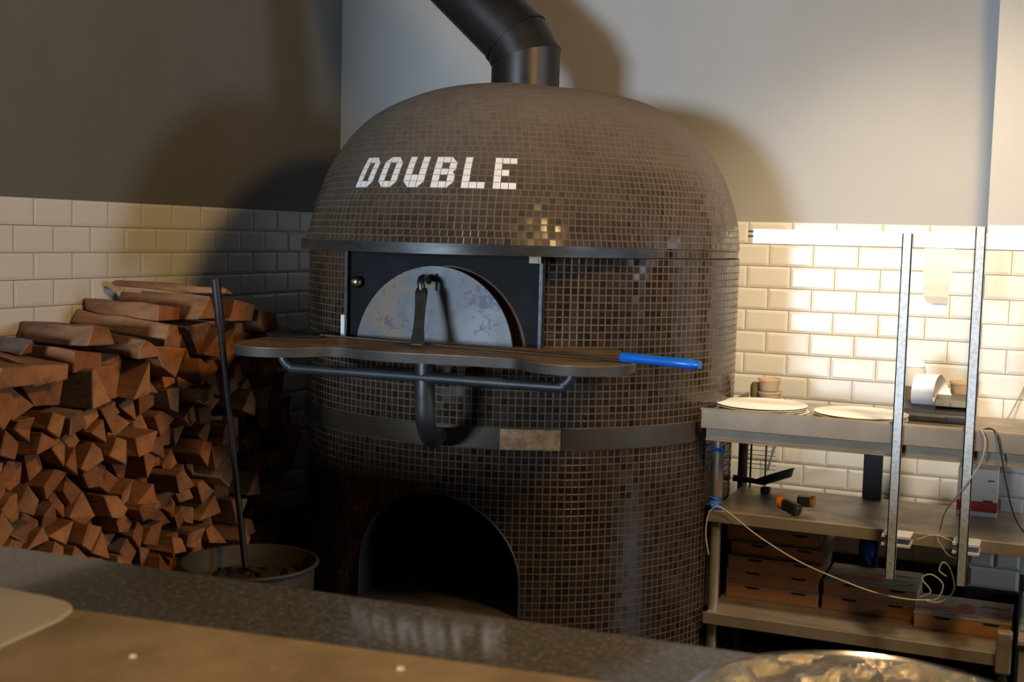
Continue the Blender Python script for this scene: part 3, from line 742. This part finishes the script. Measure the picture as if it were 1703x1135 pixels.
for x0, x1 in ((2.292, 2.372), (2.484, 2.556)):
    for dz in (.012, -.012):
        mb = MB(); mb.box(x0, x1, -.806, -.724, .6355 + dz - .004, .6355 + dz + .004) if False else mb.box(x0, x1, -.806, -.7245, .622 + dz - .004, .622 + dz + .004)
        build('clamp', mb, 'alu', fr_, bevel=.001)
mb = MB(); 
tk = [(2.368, 2.447, 1.458), (2.368, 2.446, 1.41), (2.369, 2.442, 1.36), (2.372, 2.437, 1.325), (2.382, 2.437, 1.305)]
for i in range(len(tk) - 1):
    a, b_ = tk[i], tk[i + 1]; ya, yb = -.8075 - .006 * math.sin(i), -.8075 - .006 * math.sin(i + 1)
    for y in (0, .0006): mb.face([(a[0], ya + y, a[2]), (a[1], ya + y, a[2]), (b_[1], yb + y, b_[2]), (b_[0], yb + y, b_[2])])
tag(build('order_ticket', mb, 'ticket'), 'cream paper ticket hanging from the pale rail between its two uprights', 'ticket')
mb = MB()
for y in (-.8005, -.7998): mb.face([(2.392, y, 1.335), (2.436, y, 1.335), (2.434, y, 1.292), (2.394, y, 1.290)])
mb.box(2.400, 2.428, -.8010, -.7995, 1.335, 1.459)
tag(build('order_slip', mb, 'paper'), 'small white slip showing below the cream ticket on the pale rail', 'ticket')

# --- plates
def stack(cx, cy, r, n, z, names):
    for k in range(n):
        dx, dy = R.uniform(-.004, .004), R.uniform(-.004, .004)
        mb = MB(); mb.lathe([(0, 0), (r * .7, 0), (r * .96, .0028), (r, .0048), (r, .0058), (r * .95, .0052), (r * .72, .0032), (0, .003)], (cx + dx, cy + dy, z + k * .0062), 56)
        tag(build('round_plate', mb, 'plate', smooth=True), names[k], 'plate', 'flat white plates on the table')
O_ = ['lowest', 'second lowest', 'middle', 'second from the top', 'topmost']
stack(1.889, -.585, .142, 5, .9305, [f'flat white round plate, {q} of the pile nearest the oven' for q in O_])
stack(2.187, -.575, .140, 4, .9305, [f'flat white round plate, {q} of the pile behind the left upright' for q in ('lowest', 'second lowest', 'second from the top', 'topmost')])

# --- tubs
def deli(cx, cy, z, r, h, fill, label, lid=True):
    t = thing('deli_tub', (cx, cy, z), label, 'tub')
    mb = MB(); mb.lathe([(0, .0), (r * .84, 0), (r, h), (r * 1.05, h), (r * 1.05, h - .006), (r * 1.0, h - .006)], (cx, cy, z), 32); build('tub_wall', mb, 'tub', t, smooth=True)
    mb = MB(); mb.lathe([(0, .002), (r * .81, .002), (r * (.82 + .15 * fill), h * fill), (0, h * fill)], (cx, cy, z), 32); build('contents', mb, 'sauce', t, smooth=True)
    return t
deli(1.861, -.325, .9305, .0385, .040, .9, 'lower clear deli tub of tan food near the wall behind the plates')
deli(1.858, -.325, .9715, .0365, .042, .75, 'upper clear deli tub stacked on another behind the plates')
mb = MB(); mb.lathe([(0, 0), (.016, 0), (.019, .01), (.019, .055), (.012, .065), (0, .066)], (1.812, -.312, .9305), 20); tag(build('small_bottle', mb, 'olive', smooth=True), 'small olive-brown bottle just left of the two stacked deli tubs', 'bottle')
mb = MB(); mb.box(2.425, 2.495, -.345, -.285, .9305, .985); tag(build('spice_carton', mb, 'cardwhite', bevel=.002), 'small cream carton behind the receipt printer holding up a tub', 'carton')
deli(2.460, -.315, .9855, .036, .058, .85, 'squat tub of tan food on the cream carton behind the printer')
jr = thing('tall_jar', (2.315, -.315, .9305), 'tall cream jar with white lid half hidden by the left upright', 'jar')
mb = MB(); mb.lathe([(0, 0), (.034, 0), (.034, .09)], (2.315, -.315, .9305), 28); build('jar_base', mb, 'olive', jr, smooth=True)
mb = MB(); mb.lathe([(.034, .09), (.036, .095), (.036, .14), (.03, .15)], (2.315, -.315, .9305), 28); build('jar_body', mb, 'cardwhite', jr, smooth=True)
mb = MB(); mb.lathe([(.031, .149), (.033, .152), (.030, .165), (.014, .178), (0, .179)], (2.315, -.315, .9305), 28); build('jar_lid', mb, 'paper', jr, smooth=True)

# --- receipt printer
pr = thing('receipt_printer', (2.40, -.45, .9305), 'black receipt printer with a curl of white paper between the uprights', 'printer')
pz = .9305
mb = MB(); side = [(-.50, 0), (-.50, .022), (-.485, .036), (-.44, .046), (-.40, .048), (-.36, .048), (-.36, 0)]
mb.prism([(y, pz + z) for y, z in side], 2.302, 2.492, 0, 'x'); build('printer_base', mb, 'blackplastic', pr, smooth=False, bevel=.004)
mb = MB(); mb.prism([(-.475, pz + .048), (-.465, pz + .068), (-.375, pz + .078), (-.365, pz + .048)], 2.392, 2.488, 0, 'x'); build('printer_cover', mb, 'greyplastic', pr, bevel=.003)
mb = MB(); mb.box(2.437, 2.441, -.478, -.474, pz + .05, pz + .06); mb.prism([(-.502, pz + .006), (-.508, pz + .018), (-.5, pz + .026)], 2.306, 2.43, 0, 'x'); build('tear_bar', mb, 'greyplastic', pr)
cur = spline([(0, -.435, .046), (0, -.475, .072), (0, -.492, .105), (0, -.470, .133), (0, -.425, .140), (0, -.39, .120), (0, -.385, .09), (0, -.40, .065)], 6)
mb = MB()
for i in range(len(cur) - 1):
    a, b_ = cur[i], cur[i + 1]; f0, f1 = i / len(cur), (i + 1) / len(cur)
    x0a, x1a = 2.322 + .05 * f0 ** 2, 2.386 + .06 * f0 ** 2; x0b, x1b = 2.322 + .05 * f1 ** 2, 2.386 + .06 * f1 ** 2
    mb.face([(x0a, a.y, pz + a.z), (x1a, a.y, pz + a.z), (x1b, b_.y, pz + b_.z), (x0b, b_.y, pz + b_.z)])
build('paper_curl', mb, 'paper', pr, smooth=True, weld=True)

# --- pizza boxes
def pizza_box(cx, yf, z, label, rot=0, w=.292, d=.235, h=.0455, printed=True, group=None):
    t = thing('pizza_box', (cx, yf + d / 2, z), label, 'pizza box', 'flat brown boxes on the lowest shelf')
    mb = MB(); mb.prism([(cx - w / 2, yf), (cx + w / 2, yf), (cx + w / 2, yf + d), (cx - w / 2, yf + d)], z, z + h - .003); build('tray', mb, 'kraft', t, bevel=.002)
    mb = MB(); e = .002; mb.box(cx - w / 2 - e, cx + w / 2 + e, yf - e * .5, yf + d + e, z + h - .003, z + h)
    mb.box(cx + w / 2, cx + w / 2 + e, yf + .012, yf + d, z + h - .022, z + h - .003)
    mb.box(cx - w / 2 - e, cx - w / 2, yf + .012, yf + d, z + h - .022, z + h - .003)
    lid = build('lid', mb, 'krafttop', t)
    for sx in (-.56, .44):
        mb = MB(); x = cx + sx * w / 2; mb.add([(x - .003, yf - .0012, z + h - .004), (x + .047, yf - .0012, z + h - .004), (x + .040, yf - .0012, z + h - .011), (x + .004, yf - .0012, z + h - .011)], [(0, 1, 2, 3)])
        build('lid_slot', mb, 'slot', t)
    if printed:
        zt = z + h + .0006; mb = MB(); rp_ = random.Random(int(cx * 1000))
        mb.box(cx - .115, cx + .03, yf + .055, yf + .080, zt - .0004, zt); mb.box(cx - .105, cx + .035, yf + .086, yf + .108, zt - .0004, zt)
        mb.add([(cx + .005 + .027 * math.cos(q), yf + .135 + .030 * math.sin(q), zt) for q in [2 * PI * k / 20 for k in range(20)]], [tuple(range(20))])
        for k in range(7): a = rp_.uniform(.06, .12); bb = rp_.uniform(.02, .07); mb.add([(cx + a, yf + bb, zt), (cx + a + .02, yf + bb, zt), (cx + a + .018, yf + bb + .007, zt), (cx + a + .002, yf + bb + .007, zt)], [(0, 1, 2, 3)])
        build('red_print', mb, 'redprint', t)
        mb = MB()
        for yy, xa, xb in ((yf + .15, .045, .125), (yf + .158, .05, .12), (yf + .022, -.05, .05), (yf + .09, .06, .1), (yf + .07, -.135, -.125), (yf + .13, -.13, -.12)):
            x = cx + xa
            while x < cx + xb: ww = rp_.uniform(.004, .009); mb.add([(x, yy, zt), (x + ww, yy, zt), (x + ww, yy + .011, zt), (x, yy + .009, zt)], [(0, 1, 2, 3)]); x += ww + .004
        build('dark_print', mb, 'darkprint', t)
    if rot:
        t.rotation_euler.z = rot
    return t
zl = .3172
for k, (dx, dy, q) in enumerate([(0, 0, 'lowest box of the tall pile'), (-.002, .003, 'second lowest box of the tall pile'), (.004, -.004, 'middle box of the tall pile, its side flap loose'), (.010, .006, 'fourth box up in the tall pile'), (-.006, .012, 'topmost box of the tall pile, tucked under the shelf')]):
    pizza_box(1.934 + dx, -.535 + dy, zl + k * .0458, 'brown cardboard pizza box, ' + q, printed=False, h=.0455)
pizza_box(2.232, -.525, zl, 'brown cardboard pizza box, lower of the middle pair', w=.28, printed=False)
pizza_box(2.234, -.523, zl + .0458, 'brown cardboard pizza box with red printed lid, upper of the middle pair', w=.28, rot=.01)
pizza_box(2.512, -.588, zl, 'single brown pizza box with red printed lid at the right end of the low shelf', w=.272, rot=-.01)

# --- things on the middle shelf
mz = .6345
tt = thing('handheld_tool', (2.01, -.64, mz), 'small black and orange handheld tool on the middle shelf edge', 'tool')
rot = Matrix.Rotation(math.radians(-28), 3, 'Z')
def cylp(c, r, h, ax, m, name, seg=20):
    mb = MB(); c = Vector(c); ax = Vector(ax).normalized(); mb.tube([c - ax * h / 2, c + ax * h / 2], r, seg); return build(name, mb, m, tt, smooth=True)
mb = MB(); mb.obox((2.007, -.655, mz + .022), (.062, .038, .036), Matrix.Rotation(math.radians(-25), 3, 'Z') @ Matrix.Rotation(math.radians(14), 3, 'Y')); build('tool_body', mb, 'blackplastic', tt, bevel=.01)
mb = MB(); mb.obox((2.036, -.60, mz + .034), (.045, .05, .032), Matrix.Rotation(math.radians(10), 3, 'Z')); build('tool_head', mb, 'blackplastic', tt, bevel=.009)
cylp((1.973, -.645, mz + .034), .022, .012, (1, -.25, .1), 'orange', 'orange_cap'); cylp((2.062, -.603, mz + .036), .019, .010, (1, -.1, 0), 'orange', 'orange_cap')
cx_ = thing('white_carton', (2.545, -.345, mz), 'white carton with a red band standing on the middle shelf behind the right upright', 'carton')
mb = MB(); mb.box(2.468, 2.585, -.39, -.30, mz, mz + .015); mb.box(2.468, 2.585, -.39, -.30, mz + .047, mz + .148); build('carton_body', mb, 'cardwhite', cx_, bevel=.001)
mb = MB(); mb.box(2.4675, 2.5855, -.3905, -.2995, mz + .015, mz + .047); o = build('carton_band', mb, 'cardred', cx_)
mb = MB(); mb.box(2.545, 2.572, -.3912, -.3905, mz + .047, mz + .053); mb.box(2.555, 2.575, -.3912, -.3903, mz + .112, mz + .116); build('carton_print', mb, 'darkprint', cx_)
pn = thing('black_pan', (1.90, -.36, mz), 'small black pan lying tilted at the back of the middle shelf', 'pan')
rt_ = Matrix.Rotation(math.radians(-20), 3, 'Z') @ Matrix.Rotation(math.radians(-24), 3, 'Y')
mb = MB(); mb.lathe([(0, 0), (.045, 0), (.062, .022), (.066, .022), (.048, -.003), (0, -.003)], (1.905, -.36, mz + .046), 32, axis=rt_); build('pan_bowl', mb, 'iron', pn, smooth=True)
mb = MB(); mb.tube([(1.865, -.375, mz + .032), (1.83, -.385, mz + .040), (1.765, -.40, mz + .046)], [.006, .009, .011], 10); build('pan_handle', mb, 'iron', pn, smooth=True)
mb = MB(); mb.box(1.855, 1.885, -.385, -.355, mz, mz + .02); build('pan_foot', mb, 'iron', pn, bevel=.003)
wr = thing('wire_rack', (1.84, -.30, mz), 'narrow wire rack of thin horizontal wires at the left end of the middle shelf', 'rack')
for x in (1.800, 1.850):
    mb = MB(); mb.box(x - .003, x + .003, -.292, -.286, mz, .862); build('rack_upright', mb, 'galvdark', wr)
for k in range(10):
    mb = MB(); z = .70 + k * .0155; mb.tube([(1.79, -.293, z), (1.885, -.293, z)], .0013, 6); build('wire', mb, 'steel', wr)
mb = MB(); mb.tube([(1.862, -.315, .70), (1.895, -.30, .845)], .004, 8); tag(build('wooden_stick', mb, 'plate', smooth=True), 'thin pale stick leaning on the wire rack', 'stick')

# --- cables
def cable(name, pts, r, m, label):
    mb = MB(); mb.tube(spline(pts, 10), r, 8); return tag(build(name, mb, m, smooth=True), label, 'cable')
cable('grey_cable', [(1.777, -.745, .50), (1.766, -.745, .565), (1.772, -.745, .625), (1.80, -.742, .652), (1.85, -.738, .625), (1.93, -.745, .575), (2.05, -.76, .52), (2.17, -.775, .485), (2.28, -.775, .458), (2.37, -.76, .447), (2.43, -.745, .449)], .0024, 'cord', 'grey cable sagging across the front of the work table from the taped leg')
cable('coiled_cable', [(2.40, -.745, .452), (2.43, -.75, .475), (2.405, -.75, .51), (2.43, -.75, .525), (2.462, -.75, .50), (2.45, -.75, .458), (2.42, -.75, .446), (2.46, -.75, .45), (2.492, -.75, .49), (2.48, -.75, .545), (2.46, -.75, .565), (2.45, -.75, .54), (2.47, -.75, .525)], .0022, 'cord', 'loose loops of grey cable hanging below the middle shelf right of the left upright')
cable('looped_cable', [(2.385, -.752, .622), (2.43, -.755, .640), (2.475, -.757, .632), (2.515, -.757, .606), (2.505, -.757, .585), (2.475, -.757, .587), (2.455, -.757, .61), (2.44, -.755, .635), (2.447, -.752, .66), (2.46, -.79, .72), (2.50, -.835, .79), (2.545, -.835, .87), (2.555, -.825, .935), (2.535, -.80, .962), (2.50, -.76, .945)], .0021, 'cord', 'grey cable looped at the right clamp and running up over the table rim')
cable('black_cable', [(2.52, -.70, .935), (2.56, -.77, .962), (2.582, -.812, .955), (2.598, -.815, .90), (2.615, -.812, .82), (2.645, -.80, .72), (2.70, -.77, .645)], .0027, 'blackcord', 'black cable dropping over the table rim at the right edge')
cable('wall_cable', [(2.598, -.30, .9335), (2.615, -.28, .97), (2.64, -.262, 1.03), (2.655, -.262, 1.09)], .0022, 'cord', 'thin grey cable rising against the right-hand tiles')

# ------------------------------------------------------------------ counter in the foreground
CZ = .972  # counter, boards, pan and crumbs scaled about the camera, values baked in
ct = thing('service_counter', (2.0, -3.6, 0), 'dark speckled stone counter running across the foreground', 'counter')
mb = MB(); mb.prism([(.15, -4.05), (3.70, -4.05), (3.70, -2.958), (.15, -3.080)], CZ - .035, CZ); build('stone_top', mb, 'granite', ct, bevel=.002)
mb = MB(); mb.box(.22, 3.62, -4.0, -3.13, 0, CZ - .035); build('counter_base', mb, 'black_base', ct)
a5 = math.atan2(.057, .613)
def rb(x, y): return (1.984 + x * math.cos(a5) - y * math.sin(a5), -3.241 + x * math.sin(a5) + y * math.cos(a5))
mb = MB(); mb.prism([rb(-1.1, 0), rb(-1.1, -.55), rb(.69, -.55), rb(.69, 0)], CZ + .0005, CZ + .0165)
tag(build('work_board', mb, 'board', bevel=.004), 'worn brown work board lying on the dark stone counter', 'board')
pp = [(.984, -3.257), (.984, -3.673), (1.677, -3.673), (1.640, -3.463)]
pp += [(p.x, p.y) for p in spline([(1.625, -3.330, 0), (1.610, -3.294, 0), (1.588, -3.276, 0), (1.549, -3.267, 0)], 5)]
mb = MB(); mb.prism(pp, CZ + .017, CZ + .0225); tag(build('cutting_board', mb, 'cream', bevel=.0015), 'thin cream cutting board with rounded corner on the brown work board', 'cutting board')
pc = (2.554, -3.287); PR = .175                                    # rim radius
pan = thing('dough_pan', (pc[0], pc[1], CZ), 'round steel pan of dough under clear plastic wrap at the bottom right', 'pan')
mb = MB(); mb.lathe([(0, .002), (.122, .002), (.150, .013), (.169, .051), (PR, .0555), (.174, .052), (.153, .010), (.124, 0), (0, 0)], (*pc, CZ + .0005), 64); build('pan_shell', mb, 'steel', pan, smooth=True)
mb = MB(); rd = random.Random(11)
for (dx, dy, r) in [(0, 0, .061), (.078, .022, .05), (-.072, .033, .05), (.0, .086, .047), (.022, -.083, .055)]:
    mb.lathe([(r * math.cos(t), .013 + r * .55 * math.sin(t)) for t in [PI / 2 * i / 8 for i in range(9)]], (pc[0] + dx, pc[1] + dy, CZ + .002), 24)
build('dough', mb, 'dough', pan, smooth=True)
mb = MB(); n1, n2 = 72, 16; vs = []
for i in range(n2 + 1):
    for k in range(n1):
        t = 2 * PI * k / n1; rr_ = .181 * i / n2
        wv = .0039 * math.sin(5 * t + i * .9) + .0024 * math.sin(11 * t - i * 1.3) + rd.uniform(-.0016, .0016); edge = -.0155 if i == n2 else 0
        vs.append((pc[0] + rr_ * math.cos(t), pc[1] + rr_ * math.sin(t), CZ + .056 + (wv if i < n2 - 1 else rd.uniform(-.001, .002)) - .011 * (1 - (i / n2) ** 2) + edge))
mb.add(vs, [(i * n1 + k, i * n1 + (k + 1) % n1, (i + 1) * n1 + (k + 1) % n1, (i + 1) * n1 + k) for i in range(n2) for k in range(n1)]); build('wrap', mb, 'wrap', pan, smooth=True)
for x, y, r, lb in ((1.780, -3.385, .0044, 'tiny pale crumb on the brown board right of the cream cutting board'), (2.059, -3.285, .005, 'pale flour crumb on the brown board near the middle of the counter')):
    mb = MB(); mb.lathe([(0, r * .8), (r * .7, r * .6), (r, 0)], (x, y, CZ + .0167), 8); tag(build('crumb', mb, 'dough', smooth=True), lb, 'crumb')

# ------------------------------------------------------------------ light
def area_light(name, loc, target, sx, sy, power, col):
    L = bpy.data.lights.new(name, 'AREA'); L.shape = 'RECTANGLE'; L.size = sx; L.size_y = sy; L.energy = power; L.color = col
    o = bpy.data.objects.new(name, L); C.objects.link(o); o.location = loc
    o.rotation_euler = (Vector(target) - Vector(loc)).to_track_quat('-Z', 'Y').to_euler(); return o
WARM, COOL = (1.0, .62, .22), (.68, .83, 1.0)
area_light('ceiling_lamp_light', (2.95, -2.08, 2.45), (1.0, -1.0, 1.2), .36, .28, 32, WARM)
def spot(name, loc, target, deg, blend, power, col, rad=.05):
    L = bpy.data.lights.new(name, 'SPOT'); L.spot_size = math.radians(deg); L.spot_blend = blend; L.energy = power; L.color = col; L.shadow_soft_size = rad
    o = bpy.data.objects.new(name, L); C.objects.link(o); o.location = loc
    o.rotation_euler = (Vector(target) - Vector(loc)).to_track_quat('-Z', 'Y').to_euler(); return o
spot('table_spot_light', (2.65, -1.5, 2.85), (2.15, -.1, .95), 60, 1, 270, (1.0, .81, .56), .16)
spot('counter_spot_light', (2.6, -3.2, 3.1), (2.3, -3.4, 1.0), 46, .9, 75, (1.0, .70, .36), .06)
area_light('side_window_light', (8.5, -1.75, 2.0), (.5, -1.3, 1.4), 1.0, 1.0, 135, COOL)
area_light('front_window_light', (-.45, -12, 1.55), (1.9, 0, 1.6), 1.8, 1.25, 940, COOL)
w = bpy.data.worlds.new('room_ambient'); bpy.context.scene.world = w; w.use_nodes = True
w.node_tree.nodes['Background'].inputs[0].default_value = (.9, .8, .68, 1); w.node_tree.nodes['Background'].inputs[1].default_value = .02

# ------------------------------------------------------------------ camera
cam = bpy.data.cameras.new('camera'); co = bpy.data.objects.new('camera', cam); C.objects.link(co)
cam.lens = 43.772; cam.sensor_width = 36; cam.sensor_fit = 'HORIZONTAL'; cam.clip_start = .05
r_, u_, f_ = Vector((.919357, .392572, .02589)), Vector((-.056509, .066639, .996176)), Vector((-.389346, .917304, -.083449))
mt = Matrix((r_, u_, -f_)).transposed().to_4x4(); mt.translation = Vector((2.676125, -4.45389, 1.46)); co.matrix_world = mt
cam.dof.use_dof = True; cam.dof.focus_distance = 3.55; cam.dof.aperture_fstop = 5.6
sc = bpy.context.scene; sc.camera = co
sc.view_settings.view_transform = 'Standard'; sc.view_settings.look = 'None'; sc.view_settings.gamma = 1; sc.view_settings.exposure = 0
sc.view_settings.use_curve_mapping = False
